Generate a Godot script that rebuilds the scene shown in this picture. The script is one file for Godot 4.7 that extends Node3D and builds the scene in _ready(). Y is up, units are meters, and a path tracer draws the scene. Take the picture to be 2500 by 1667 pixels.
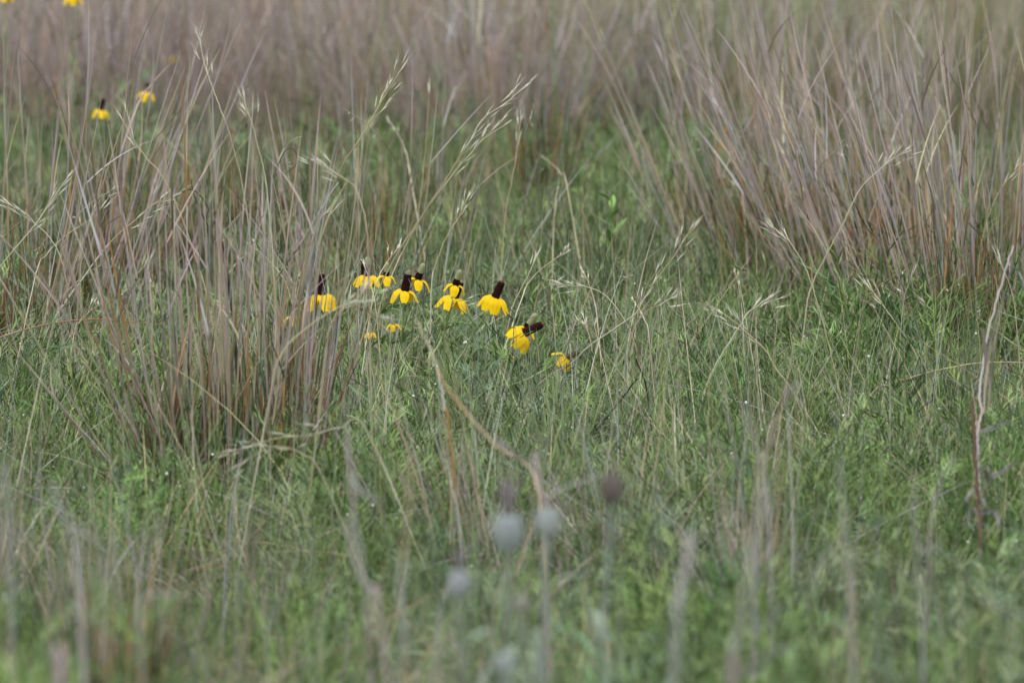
extends Node3D
# Wet prairie meadow through a long lens: yellow coneflowers in focus, bunchgrass behind, thistle buds in front.

const LENS := 32000.0          # focal length in photograph pixels
const EYE := 1.58              # camera height
const PITCH := 0.0739          # camera looks this far below level (radians)
const FOCUS := 18.8

var rng := RandomNumberGenerator.new()
var taken := {}
var mat := {}
var noise := FastNoiseLite.new()

# ------------------------------------------------------------------ mesh buffer
class Buf:
	var v := PackedVector3Array()
	var n := PackedVector3Array()
	var c := PackedColorArray()
	var i := PackedInt32Array()
	var tips := PackedVector3Array()

	func lobe(p: Vector3, dir: Vector3, length: float, w: float, up: Vector3, col: Color) -> void:
		var s := dir.cross(up)
		if s.length_squared() < 0.0001:
			s = dir.cross(Vector3(0.6, 0.2, 0.7))
		s = s.normalized()
		var nn := s.cross(dir).normalized()
		var k := v.size()
		var m := p + dir * (length * 0.5)
		v.append(p)
		v.append(m + s * (w * 0.5))
		v.append(p + dir * length)
		v.append(m - s * (w * 0.5))
		for a in 4:
			n.append(nn)
			c.append(col)
		i.append_array(PackedInt32Array([k, k + 2, k + 1, k, k + 3, k + 2]))

	func ribbon(p: PackedVector3Array, w: PackedFloat32Array, side: Vector3, cols: PackedColorArray) -> void:
		var k := v.size()
		var last := p.size() - 1
		for a in p.size():
			var t := (p[mini(a + 1, last)] - p[maxi(a - 1, 0)]).normalized()
			var s := side - t * side.dot(t)
			s = s.normalized() if s.length_squared() > 0.0001 else t.cross(Vector3(0.3, 0.8, 0.5)).normalized()
			var nn := s.cross(t)
			v.append(p[a] - s * (w[a] * 0.5))
			v.append(p[a] + s * (w[a] * 0.5))
			n.append(nn)
			n.append(nn)
			c.append(cols[a])
			c.append(cols[a])
		for a in last:
			var b := k + a * 2
			i.append_array(PackedInt32Array([b, b + 2, b + 1, b + 1, b + 2, b + 3]))

	func tube(p: PackedVector3Array, r: PackedFloat32Array, cols: PackedColorArray, sides := 4) -> void:
		var k := v.size()
		var last := p.size() - 1
		var side := Vector3.RIGHT
		for a in p.size():
			var t := (p[mini(a + 1, last)] - p[maxi(a - 1, 0)]).normalized()
			side = side - t * side.dot(t)
			side = side.normalized() if side.length_squared() > 0.001 else t.cross(Vector3(0.2, 0.1, 1.0)).normalized()
			var other := t.cross(side)
			for q in sides:
				var an := TAU * q / sides
				var nn := side * cos(an) + other * sin(an)
				v.append(p[a] + nn * r[a])
				n.append(nn)
				c.append(cols[a])
		for a in last:
			for q in sides:
				var q2 := (q + 1) % sides
				var b0 := k + a * sides
				var b1 := b0 + sides
				i.append_array(PackedInt32Array([b0 + q, b1 + q, b0 + q2, b0 + q2, b1 + q, b1 + q2]))

	func lathe(profile: PackedVector2Array, around: int, bump: float, col: Color, vary: float, r: RandomNumberGenerator, close_top := true) -> void:
		# profile: (radius, height) from bottom to top
		var k := v.size()
		var rows := profile.size()
		for a in rows:
			var pa := profile[maxi(a - 1, 0)]
			var pb := profile[mini(a + 1, rows - 1)]
			var slope := Vector2(pb.y - pa.y, -(pb.x - pa.x)).normalized()
			for q in around:
				var an := TAU * (q + 0.5 * (a % 2)) / around
				var f := 1.0 + bump * (1.0 if (q + a) % 2 == 0 else -1.0) + r.randf_range(-bump, bump) * 0.5
				var rr := profile[a].x * f
				v.append(Vector3(cos(an) * rr, profile[a].y, sin(an) * rr))
				n.append(Vector3(cos(an) * slope.x, slope.y, sin(an) * slope.x).normalized())
				var g := 1.0 + r.randf_range(-vary, vary)
				c.append(Color(col.r * g, col.g * g, col.b * g))
		for a in rows - 1:
			for q in around:
				var q2 := (q + 1) % around
				var b0 := k + a * around
				var b1 := b0 + around
				i.append_array(PackedInt32Array([b0 + q, b0 + q2, b1 + q, b0 + q2, b1 + q2, b1 + q]))

	func add(o: Buf, t: Transform3D) -> void:
		var k := v.size()
		v.append_array(t * o.v)
		var bs := t.basis.orthonormalized()
		for x in o.n:
			n.append(bs * x)
		c.append_array(o.c)
		for x in o.i:
			i.append(x + k)

	func mesh(m: Material) -> ArrayMesh:
		var a := []
		a.resize(Mesh.ARRAY_MAX)
		a[Mesh.ARRAY_VERTEX] = v
		a[Mesh.ARRAY_NORMAL] = n
		a[Mesh.ARRAY_COLOR] = c
		a[Mesh.ARRAY_INDEX] = i
		var out := ArrayMesh.new()
		out.add_surface_from_arrays(Mesh.PRIMITIVE_TRIANGLES, a)
		out.surface_set_material(0, m)
		return out

# ------------------------------------------------------------------ helpers
func at(px: float, py: float, d: float) -> Vector3:
	# the point d metres away along the ground that stands at this place of the photograph
	var b := Basis(Vector3.RIGHT, -PITCH)
	var ray := b * Vector3((px - 1250.0) / LENS, -(py - 833.5) / LENS, -1.0)
	return Vector3(0, EYE, 0) + ray * (d / -ray.z)

func ground_at(px: float, d: float) -> Vector3:
	var p := at(px, 1100.0, d)
	return Vector3(p.x, 0.0, p.z)

func numbered(called: String) -> String:
	var k: int = taken.get(called, 0)
	taken[called] = k + 1
	return called if k == 0 else "%s_%03d" % [called, k]

func thing(called: String, label: String, category: String, where: Vector3, group := "") -> Node3D:
	var o := Node3D.new()
	o.name = numbered(called)
	add_child(o, true)
	o.position = where
	o.set_meta("label", label)
	o.set_meta("category", category)
	if group != "":
		o.set_meta("group", group)
	return o

func part(called: String, m: Mesh, parent: Node3D, t := Transform3D.IDENTITY) -> MeshInstance3D:
	var o := MeshInstance3D.new()
	o.name = called
	o.mesh = m
	o.transform = t
	parent.add_child(o, true)
	return o

func vcol(rough: float, back := 0.0, spec := 0.3) -> StandardMaterial3D:
	var m := StandardMaterial3D.new()
	m.vertex_color_use_as_albedo = true
	m.roughness = rough
	m.metallic_specular = spec
	m.cull_mode = BaseMaterial3D.CULL_DISABLED
	if back > 0.0:
		m.backlight_enabled = true
		m.backlight = Color(back, back, back)
	return m

func R(a: float, b: float) -> float:
	return rng.randf_range(a, b)

func tint(col: Color, k: float) -> Color:
	var g := 1.0 + R(-k, k)
	return Color(col.r * g * (1.0 + R(-k, k) * 0.3), col.g * g, col.b * g * (1.0 + R(-k, k) * 0.4))

func pick(list: Array) -> Color:
	return list[rng.randi() % list.size()]

func smooth_line(keys: PackedVector3Array, per: int) -> PackedVector3Array:
	var out := PackedVector3Array()
	var last := keys.size() - 1
	for a in last:
		for s in per:
			out.append(keys[a].cubic_interpolate(keys[a + 1], keys[maxi(a - 1, 0)], keys[mini(a + 2, last)], float(s) / per))
	out.append(keys[last])
	return out

func flat(count: int, col: Color) -> PackedColorArray:
	var o := PackedColorArray()
	o.resize(count)
	o.fill(col)
	return o

func bent(p: Vector3, dir: Vector3, length: float, droop: float, sway: Vector3, segs: int) -> PackedVector3Array:
	var o := PackedVector3Array()
	for a in segs + 1:
		var t := float(a) / segs
		o.append(p + dir * (length * t) + (Vector3.DOWN * droop + sway) * (length * t * t))
	return o

func taper(count: int, w0: float, w1: float, belly := 0.0) -> PackedFloat32Array:
	var o := PackedFloat32Array()
	for a in count:
		var t := float(a) / (count - 1)
		o.append(lerpf(w0, w1, t) + belly * sin(PI * t))
	return o

func out_dir(az: float, lean: float) -> Vector3:
	return Vector3(cos(az) * sin(lean), cos(lean), sin(az) * sin(lean))

# ------------------------------------------------------------------ palette (linear base colours)
const MAUVE := Color(0.43, 0.335, 0.325)
const TAN := Color(0.44, 0.33, 0.24)
const ORANGE := Color(0.40, 0.215, 0.085)
const STRAW := Color(0.47, 0.41, 0.26)
const ASH := Color(0.41, 0.38, 0.37)
const OLIVE := Color(0.155, 0.165, 0.07)
const RUST := Color(0.24, 0.095, 0.045)
const DEEP := Color(0.05, 0.11, 0.055)
const GREEN := Color(0.105, 0.18, 0.058)
const LEAF := Color(0.185, 0.275, 0.085)
const SAGE := Color(0.20, 0.25, 0.17)
const PALE := Color(0.66, 0.62, 0.50)
const UMBER := Color(0.075, 0.05, 0.032)
const DARKSTEM := Color(0.035, 0.03, 0.028)

# ------------------------------------------------------------------ plant meshes
func feather_forb(stems: int, h: float) -> Buf:
	# low forb with finely divided leaves
	var b := Buf.new()
	for s in stems:
		var az := TAU * (s + R(-0.4, 0.4)) / stems
		var dir := out_dir(az, R(0.12, 0.85))
		var length := h * R(0.6, 1.1)
		var root := Vector3(cos(az), 0, sin(az)) * R(0.0, 0.03)
		var line := bent(root, dir, length, R(-0.25, 0.1), Vector3(R(-0.1, 0.1), 0, R(-0.1, 0.1)), 5)
		var gcol := tint(LEAF, 0.35) if rng.randf() < 0.6 else tint(GREEN, 0.4)
		b.tube(line, taper(6, 0.0011, 0.0005), flat(6, tint(GREEN, 0.2)), 3)
		var leaves := int(length / 0.0115)
		for k in leaves:
			var t := 0.12 + 0.88 * (k + R(0, 0.6)) / leaves
			var f := t * 5.0
			var a := mini(int(f), 4)
			var p := line[a].lerp(line[a + 1], minf(f - a, 1.0))
			var up := (line[a + 1] - line[a]).normalized()
			var la := k * 2.4 + R(-0.5, 0.5)
			var side := up.cross(Vector3(cos(la), 0.1, sin(la))).normalized()
			var ldir := (up * R(0.45, 1.0) + side).normalized()
			var ll := R(0.026, 0.05) * (1.15 - 0.45 * t)
			var col := tint(gcol, 0.22)
			b.lobe(p, ldir, ll, 0.0018, up, col)
			var pairs := 3
			for q in pairs:
				var lp := p + ldir * (ll * (0.28 + 0.2 * q))
				var sv := ldir.cross(up).normalized()
				for sg in [-1.0, 1.0]:
					var d2: Vector3 = (ldir * R(0.7, 1.1) + sv * sg * R(0.6, 1.0) + up * R(-0.2, 0.35)).normalized()
					b.lobe(lp, d2, ll * R(0.5, 0.95), 0.0015, up, tint(col, 0.15))
			if rng.randf() < 0.05:
				b.tips.append(p + ldir * ll)
	return b

func linear_forb(stems: int, h: float, leaf_w := 0.0020) -> Buf:
	# upright forb with narrow undivided leaves crowding the stem
	var b := Buf.new()
	for s in stems:
		var az := R(0, TAU)
		var dir := out_dir(az, R(0.02, 0.35))
		var length := h * R(0.65, 1.1)
		var root := Vector3(cos(az), 0, sin(az)) * R(0.0, 0.035)
		var line := bent(root, dir, length, 0.0, Vector3(R(-0.1, 0.1), 0, R(-0.1, 0.1)), 5)
		b.tube(line, taper(6, 0.0014, 0.0006), flat(6, tint(LEAF, 0.2)), 3)
		var leaves := int(length / 0.006)
		for k in leaves:
			var t := 0.1 + 0.9 * (k + R(0, 0.5)) / leaves
			var f := t * 5.0
			var a := mini(int(f), 4)
			var p := line[a].lerp(line[a + 1], minf(f - a, 1.0))
			var la := k * 2.4
			var o := Vector3(cos(la), 0, sin(la))
			var ldir := (Vector3.UP * R(0.5, 1.3) + o).normalized()
			b.lobe(p, ldir, R(0.026, 0.05) * (1.2 - 0.55 * t), leaf_w * R(0.7, 1.2), Vector3.UP + o * 0.3, tint(LEAF, 0.22))
			if rng.randf() < 0.03:
				b.tips.append(p + ldir * 0.02)
	return b

func grass_tuft(count: int, h: float, cols: Array, w := 0.0026, spread := 0.5) -> Buf:
	var b := Buf.new()
	for s in count:
		var az := R(0, TAU)
		var lean := absf(rng.randfn(0.0, spread * 0.6))
		var dir := out_dir(az, minf(lean, 1.2))
		var length := h * R(0.45, 1.15)
		var root := Vector3(cos(az), 0, sin(az)) * R(0.0, 0.03)
		var line := bent(root, dir, length, R(0.0, 0.45) * minf(lean * 2.0, 1.0), Vector3(R(-0.15, 0.15), 0, R(-0.15, 0.15)), 5)
		var col := tint(pick(cols), 0.25)
		var cs := PackedColorArray()
		var end := tint(col.lerp(STRAW, 0.3 if rng.randf() < 0.3 else 0.0), 0.1)
		for a in 6:
			cs.append(col.lerp(end, a / 5.0))
		b.ribbon(line, taper(6, w, 0.0003, w * 0.25), Vector3(-sin(az), 0.2, cos(az)).rotated(Vector3.UP, R(-1.2, 1.2)), cs)
		if rng.randf() < 0.1:
			b.tips.append(line[3])
	return b

func thatch(count: int) -> Buf:
	# last year's fallen blades: low, curled, criss-cross
	var b := Buf.new()
	for s in count:
		var az := R(0, TAU)
		var p := Vector3(R(-0.1, 0.1), R(0.0, 0.03), R(-0.1, 0.1))
		var dir := out_dir(az, R(0.6, 1.5))
		var length := R(0.06, 0.22)
		var line := bent(p, dir, length, R(-0.1, 0.5), Vector3(R(-0.5, 0.5), 0, R(-0.5, 0.5)), 6)
		var col := tint(pick([ASH, TAN, STRAW, MAUVE, ASH, RUST.lerp(TAN, 0.5)]), 0.25)
		b.ribbon(line, taper(7, R(0.0012, 0.0026), 0.0004), Vector3(R(-1, 1), R(0, 1), R(-1, 1)), flat(7, col))
	return b

func culm_buf(fresh: float) -> Buf:
	# one bunchgrass culm, one metre long: jointed, with clasping dry leaves
	var b := Buf.new()
	var bow := Vector3(R(-0.07, 0.07), 0, R(-0.07, 0.07))
	var segs := 12
	var line := PackedVector3Array()
	for a in segs + 1:
		var t := float(a) / segs
		line.append(Vector3.UP * t + bow * (t * t) + Vector3(R(-1, 1), 0, R(-1, 1)) * 0.0015)
	var low := [OLIVE, DEEP, ORANGE, RUST, UMBER, OLIVE, UMBER]
	var mid := [MAUVE, ORANGE, TAN, MAUVE, MAUVE, STRAW, MAUVE, ASH, TAN.lerp(MAUVE, 0.5)] if fresh > 0.3 else [MAUVE, MAUVE, ASH, TAN.lerp(MAUVE, 0.5), MAUVE, STRAW, MAUVE, ORANGE.lerp(TAN, 0.5)]
	var high := [MAUVE, ASH, TAN, STRAW, MAUVE, PALE.lerp(MAUVE, 0.5)]
	var node_at := [0, 3, 5, 7, 9, 13]
	var cols := PackedColorArray()
	var w := PackedFloat32Array()
	var now := pick(low)
	for a in segs + 1:
		if a in node_at:
			now = tint(pick(low if a < 3 else mid if a < 8 else high), 0.18)
			if a < 5 and rng.randf() < fresh:
				now = tint(pick([DEEP, GREEN, OLIVE]), 0.2)
		cols.append(now)
		var t := float(a) / segs
		w.append(lerpf(0.0036, 0.0011, t) * R(0.9, 1.15) * (1.0 if t < 0.99 else 0.3))
	b.tube(line, w, cols, 4)
	for a in [0, 3, 5, 7, 9]:
		if rng.randf() < 0.2:
			continue
		var az := R(0, TAU)
		var o := Vector3(cos(az), 0, sin(az))
		var length := R(0.14, 0.34)
		var open := R(0.02, 0.14) if rng.randf() < 0.66 else R(0.25, 0.9)
		var dir := (Vector3.UP + o * open + bow * 0.5).normalized()
		var col := tint(pick(low if a < 3 else mid), 0.2)
		if rng.randf() < fresh * 0.8 and a < 6:
			col = tint(pick([DEEP, GREEN, LEAF.lerp(SAGE, 0.4)]), 0.2)
		var bl := bent(line[a] + o * 0.0018, dir, length, R(0.0, 0.25) * minf(open * 3.0, 1.0), o * R(-0.1, 0.25), 6)
		b.ribbon(bl, taper(7, R(0.0035, 0.0078), 0.0006, 0.0008), Vector3(-sin(az), 0, cos(az)), flat(7, col))
	return b

func tussock_buf(culms: Array, count: int, h: float, spread: float) -> Buf:
	var b := Buf.new()
	for k in count:
		b.add(culms[rng.randi() % culms.size()], culm_pose(h, Vector2.ZERO, spread, 0.07))
	return b

func culm_pose(h: float, lean: Vector2, spread: float, radius: float) -> Transform3D:
	var az := R(0, TAU)
	var rr := sqrt(rng.randf()) * radius
	var off := Vector3(cos(az) * rr, -0.005, sin(az) * rr)
	var tilt := Vector3(cos(az), 0, sin(az)) * (rr / radius) * spread + Vector3(lean.x, 0, lean.y) + Vector3(rng.randfn(0, 0.06), 0, rng.randfn(0, 0.06))
	var up := (Vector3.UP + tilt).normalized()
	var q := Basis(Quaternion(Vector3.UP, up)) * Basis(Vector3.UP, R(0, TAU))
	return Transform3D(q.scaled(Vector3.ONE * h * R(0.62, 1.12)), off)

# ------------------------------------------------------------------ scatter ("stuff")
func scatter(called: String, label: String, category: String, bufs: Array, m: Material, spots: Array) -> Node3D:
	# spots: [Transform3D, Color]; dealt out over the variants
	var root := thing(called, label, category, Vector3.ZERO)
	root.set_meta("kind", "stuff")
	for k in bufs.size():
		var mine := []
		for s in range(k, spots.size(), bufs.size()):
			mine.append(spots[s])
		if mine.is_empty():
			continue
		var mm := MultiMesh.new()
		mm.transform_format = MultiMesh.TRANSFORM_3D
		mm.use_colors = true
		mm.mesh = bufs[k].mesh(m)
		mm.instance_count = mine.size()
		for s in mine.size():
			mm.set_instance_transform(s, mine[s][0])
			mm.set_instance_color(s, mine[s][1])
		var o := MultiMeshInstance3D.new()
		o.name = "foliage"
		o.multimesh = mm
		o.set_meta("kind", "stuff")
		root.add_child(o, true)
	return root

func place(x: float, d: float, s: float, tilt := 0.12) -> Transform3D:
	var b := Basis(Vector3.UP, R(0, TAU)).rotated(Vector3(R(-1, 1), 0, R(-1, 1)).normalized(), R(0, tilt))
	return Transform3D(b.scaled(Vector3.ONE * s), Vector3(x, -0.004, -d))

func shade_free(k: float) -> Color:
	var g := R(1.0 - k, 1.0 + k)
	return Color(g * R(0.93, 1.07), g, g * R(0.9, 1.1))

# ------------------------------------------------------------------ coneflower
var petal_meshes := []

func petal_buf(length: float, w: float, droop: float, notch: float) -> Buf:
	# ray floret: leaves the disc outward (+X) and hangs down
	var b := Buf.new()
	var rows := 8
	var across := 6
	var k := b.v.size()
	for a in rows + 1:
		var t := float(a) / rows
		var ang := lerpf(0.15, -droop, minf(t * 1.6, 1.0))
		var c := Vector3.ZERO
		var steps := 12
		for s in steps:
			var tt := t * (s + 0.5) / steps
			var an := lerpf(0.15, -droop, smoothstep(0.0, 0.6, tt))
			c += Vector3(cos(an), sin(an), 0) * (length * t / steps)
		var ww := w * pow(sin(PI * clampf(0.1 + t * 0.82, 0, 1)), 0.6)
		for q in across + 1:
			var u := float(q) / across * 2.0 - 1.0
			var edge := 1.0 - notch * (1.0 - absf(cos(u * PI))) * smoothstep(0.8, 1.0, t)
			var p := c * edge
			var nrm := Vector3(-sin(ang), cos(ang), 0)
			p += Vector3(0, 0, u * ww * 0.5)
			p += nrm * (-u * u * w * 0.16 + 0.0005 * cos(u * PI * 3.0))
			b.v.append(p)
			b.n.append((nrm + Vector3(0, 0, u * 0.5)).normalized())
			var g := 1.0 + 0.05 * cos(u * PI * 3.0) + R(-0.03, 0.03)
			b.c.append(Color(0.90 * g, 0.575 * g * lerpf(0.95, 1.04, t), 0.004))
	for a in rows:
		for q in across:
			var b0 := k + a * (across + 1) + q
			var b1 := b0 + across + 1
			b.i.append_array(PackedInt32Array([b0, b1, b0 + 1, b0 + 1, b1, b1 + 1]))
	return b

func cone_profile(r: float, l0: float, l1: float, length: float, rows: int, swell: float) -> PackedVector2Array:
	var o := PackedVector2Array()
	for a in rows + 1:
		var y := lerpf(l0, l1, float(a) / rows)
		var t := y / length
		var rr := r * swell * sqrt(maxf(0.0, 1.0 - pow(maxf(t - 0.72, 0.0) / 0.28, 2.0))) * lerpf(1.0, 0.82, t)
		o.append(Vector2(maxf(rr, 0.0002), y))
	return o

func coneflower(label: String, base: Vector2, top: Vector2, d: float, tip: float, petals: int, petal_len: float, stem_px: Array, tip_col: Color, toward := 0.1, group := "coneflowers in bloom") -> void:
	rng.seed = hash(label)
	var head := at(base.x, base.y, d)
	var above := at(top.x, top.y, d)
	var axis := above - head
	var length := axis.length() * (1.0 + absf(toward) * 0.3)
	axis = (axis.normalized() + Vector3(0, 0, toward)).normalized()
	var keys := PackedVector3Array([head, head - axis * 0.02])
	var low := head
	for s in stem_px:
		low = at(s.x, s.y, d + R(-0.05, 0.05))
		keys.append(low)
	var run := keys[keys.size() - 1] - keys[keys.size() - 2]
	var drop := minf(run.y, -0.02)
	var foot := Vector3(low.x + clampf(run.x / -drop, -0.6, 0.6) * low.y * 0.5, -0.004, low.z)
	keys.append(foot)
	var t := thing("coneflower", label, "flower", Vector3(foot.x, 0, foot.z), group)
	var local := PackedVector3Array()
	for q in keys:
		local.append(q - t.position)
	var line := smooth_line(local, 6)
	var sb := Buf.new()
	var n := line.size()
	sb.tube(line, taper(n, 0.0011, 0.0015), flat(n, tint(Color(0.26, 0.33, 0.15), 0.1)), 6)
	part("stem", sb.mesh(mat.stem), t)
	var r := clampf(length * 0.2, 0.0030, 0.0058)
	var spin := Basis(Quaternion(Vector3.UP, axis))
	var pose := Transform3D(spin, head - t.position)
	var cb := Buf.new()
	var green := tip >= 0.99
	var dark := Color(0.030, 0.011, 0.010)
	if not green:
		cb.lathe(cone_profile(r, 0.0, length * (1.0 - tip) if tip > 0.0 else length, length, 20, 1.08), 22, 0.05, dark, 0.45, rng)
	else:
		cb.lathe(cone_profile(r, 0.0, length, length, 18, 1.0), 18, 0.025, tip_col, 0.12, rng)
	var cone := part("cone", cb.mesh(mat.cone), t, pose)
	if tip > 0.0 and not green:
		var tb := Buf.new()
		tb.lathe(cone_profile(r, length * (1.0 - tip) - 0.0006, length, length, 14, 0.94), 18, 0.03, tip_col, 0.12, rng)
		part("cone_tip", tb.mesh(mat.cone), cone)
	var kb := Buf.new()
	kb.lathe(PackedVector2Array([Vector2(0.0012, -0.004), Vector2(r * 0.7, -0.002), Vector2(r * 0.95, 0.0), Vector2(r * 0.7, 0.001)]), 10, 0.03, Color(0.16, 0.2, 0.08), 0.1, rng)
	part("calyx", kb.mesh(mat.stem), t, pose)
	var first := PI / 2.0 + R(-0.25, 0.25) - TAU * (petals / 2) / maxi(petals, 1)
	for k in petals:
		var az := TAU * (k + R(-0.12, 0.12)) / petals + first
		var pm: Mesh = petal_meshes[rng.randi() % petal_meshes.size()]
		# petals hang by their weight: the outward direction follows the disc, the fall follows the world
		var o := spin * Vector3(cos(az), 0, sin(az))
		var flatdir := Vector3(o.x, o.y * 0.55, o.z).normalized()
		var upv := (axis * 0.55 + Vector3.UP * 0.45)
		upv = (upv - flatdir * upv.dot(flatdir)).normalized()
		var bs := Basis(flatdir, upv, flatdir.cross(upv)).scaled(Vector3.ONE * petal_len * R(1.08, 1.3))
		part("petal", pm, t, Transform3D(bs, head - t.position + o * r * 0.75 - axis * 0.0005))
	for k in 3:
		var f := 0.5 + 0.14 * k
		var p := line[int(f * (n - 1))]
		var lb := Buf.new()
		var az := R(0, TAU)
		var ld := out_dir(az, R(0.7, 1.1))
		for q in 7:
			var w := bent(p, (ld + Vector3(R(-0.5, 0.5), R(-0.2, 0.5), R(-0.5, 0.5))).normalized(), R(0.025, 0.06), 0.3, Vector3.ZERO, 4)
			lb.ribbon(w, taper(5, 0.0018, 0.0005, 0.0008), Vector3(-sin(az), 0.3, cos(az)), flat(5, tint(LEAF, 0.2)))
		part("leaf", lb.mesh(mat.leaf), t)

# ------------------------------------------------------------------ single stalks
var spikelet_meshes := []

func spikelet_buf() -> Buf:
	var b := Buf.new()
	var col := tint(PALE, 0.12)
	var l := R(0.013, 0.021)
	var line := PackedVector3Array()
	for a in 5:
		line.append(Vector3(0.0006 * sin(a * 1.3), l * a / 4.0, 0))
	b.tube(line, PackedFloat32Array([0.0003, 0.0007, 0.0008, 0.0005, 0.0002]), PackedColorArray([col, col, col, tint(col, 0.1), tint(col, 0.1)]), 4)
	b.lobe(Vector3(0, l * 0.2, 0), Vector3(0.16, 1, 0.05).normalized(), l * 0.85, 0.0011, Vector3.BACK, tint(col, 0.1))
	var awn := bent(Vector3(0, l, 0), Vector3(R(-0.2, 0.2), 1, R(-0.2, 0.2)).normalized(), R(0.006, 0.016), 0.0, Vector3(R(-0.3, 0.3), 0, R(-0.3, 0.3)), 3)
	b.ribbon(awn, taper(4, 0.0005, 0.0002), Vector3.RIGHT, flat(4, col))
	return b

func stalk(called: String, label: String, category: String, px: Array, d0: float, d1: float, r0: float, r1: float, cols: Array, spikes: int, head_part: float, group := "", joints := 0.12) -> Node3D:
	# px runs from the tip down; d0 is the tip's distance, d1 the foot's
	if not group.contains("stalks "):
		rng.seed = hash(label)
	var keys := PackedVector3Array()
	for k in px.size():
		keys.append(at(px[k].x, px[k].y, lerpf(d0, d1, float(k) / px.size())))
	var low := keys[keys.size() - 1]
	if low.y > 0.02:
		var run := low - keys[keys.size() - 2]
		var slope := clampf(run.x / maxf(-run.y, 0.03), -0.7, 0.7)
		keys.append(Vector3(low.x + slope * low.y * 0.6, -0.004, -d1))
	else:
		keys[keys.size() - 1].y = -0.004
	var foot := keys[keys.size() - 1]
	var t := thing(called, label, category, Vector3(foot.x, 0, foot.z), group)
	for k in keys.size():
		keys[k] -= t.position
	var line := smooth_line(keys, 7)
	var n := line.size()
	for k in range(1, n - 1):
		line[k] += Vector3(R(-1, 1), 0, R(-1, 1)) * r1 * 0.5
	var b := Buf.new()
	var cs := PackedColorArray()
	var now := tint(pick(cols), 0.15)
	var travelled := 0.0
	var rad := PackedFloat32Array()
	for k in n:
		if k > 0:
			travelled += line[k].distance_to(line[k - 1])
		var knot := 1.0
		if travelled > joints:
			travelled = 0.0
			now = tint(pick(cols), 0.15)
			knot = 1.35
		cs.append(now)
		rad.append(lerpf(r0, r1, float(k) / (n - 1)) * knot)
	b.tube(line, rad, cs, 5)
	var heads := []
	var reach := int(n * head_part)
	for k in spikes:
		var a := clampi(int(float(k) / spikes * reach), 0, n - 2)
		var p := line[a]
		var along := (line[a] - line[a + 1]).normalized()
		var o := along.cross(Vector3(R(-1, 1), R(-0.3, 0.3), R(-1, 1))).normalized()
		var dir := (along * R(1.0, 2.2) + o * R(0.2, 0.9)).normalized() if k > 0 else along
		var foot_len := R(0.002, 0.03) if k > 1 else 0.0
		var w := bent(p, dir, foot_len + 0.001, 0.1, Vector3.ZERO, 3)
		b.ribbon(w, taper(4, 0.0006, 0.0004), o.cross(along), flat(4, cs[a]))
		heads.append([w[3], (dir + along * 0.5).normalized()])
	part("culm" if category == "grass stalk" else "stem", b.mesh(mat.dry), t)
	for h in heads:
		var q := Basis(Quaternion(Vector3.UP, h[1])) * Basis(Vector3.UP, R(0, TAU))
		part("spikelet", spikelet_meshes[rng.randi() % spikelet_meshes.size()], t, Transform3D(q, h[0]))
	return t

func dry_leaf(t: Node3D, px: Array, d: float, w: float, col: Color) -> void:
	var keys := PackedVector3Array()
	for q in px:
		keys.append(at(q.x, q.y, d + R(-0.03, 0.03)) - t.position)
	var line := smooth_line(keys, 6)
	var n := line.size()
	var b := Buf.new()
	b.ribbon(line, taper(n, w * 0.6, 0.0008, w * 0.5), Vector3(0.4, 0.8, 0.3), flat(n, col))
	b.ribbon(line, taper(n, w * 0.3, 0.0006, w * 0.35), Vector3(-0.7, 0.4, 0.6), flat(n, tint(col, 0.15)))
	part("leaf", b.mesh(mat.dry), t)

# ------------------------------------------------------------------ bunchgrass
var culm_dry := []
var culm_fresh := []
var blade_meshes := []

func tussock(label: String, px: float, d: float, count: int, h: float, lean: Vector2, spread: float, radius := 0.08, fresh := 0.5, group := "bunchgrass tussocks") -> Node3D:
	rng.seed = hash(label)
	var t := thing("bunchgrass_tussock", label, "grass", ground_at(px, d), group)
	for k in count:
		var pool: Array = culm_fresh if rng.randf() < fresh else culm_dry
		part("culm", pool[rng.randi() % pool.size()], t, culm_pose(h, lean, spread, radius))
	for k in (7 if count > 55 else 4):
		var s := R(0.7, 1.15)
		part("foliage", blade_meshes[k % blade_meshes.size()], t, Transform3D(Basis(Vector3.UP, R(0, TAU)).scaled(Vector3.ONE * s), Vector3(R(-1, 1), 0, R(-1, 1)) * radius * 0.6))
	return t

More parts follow.
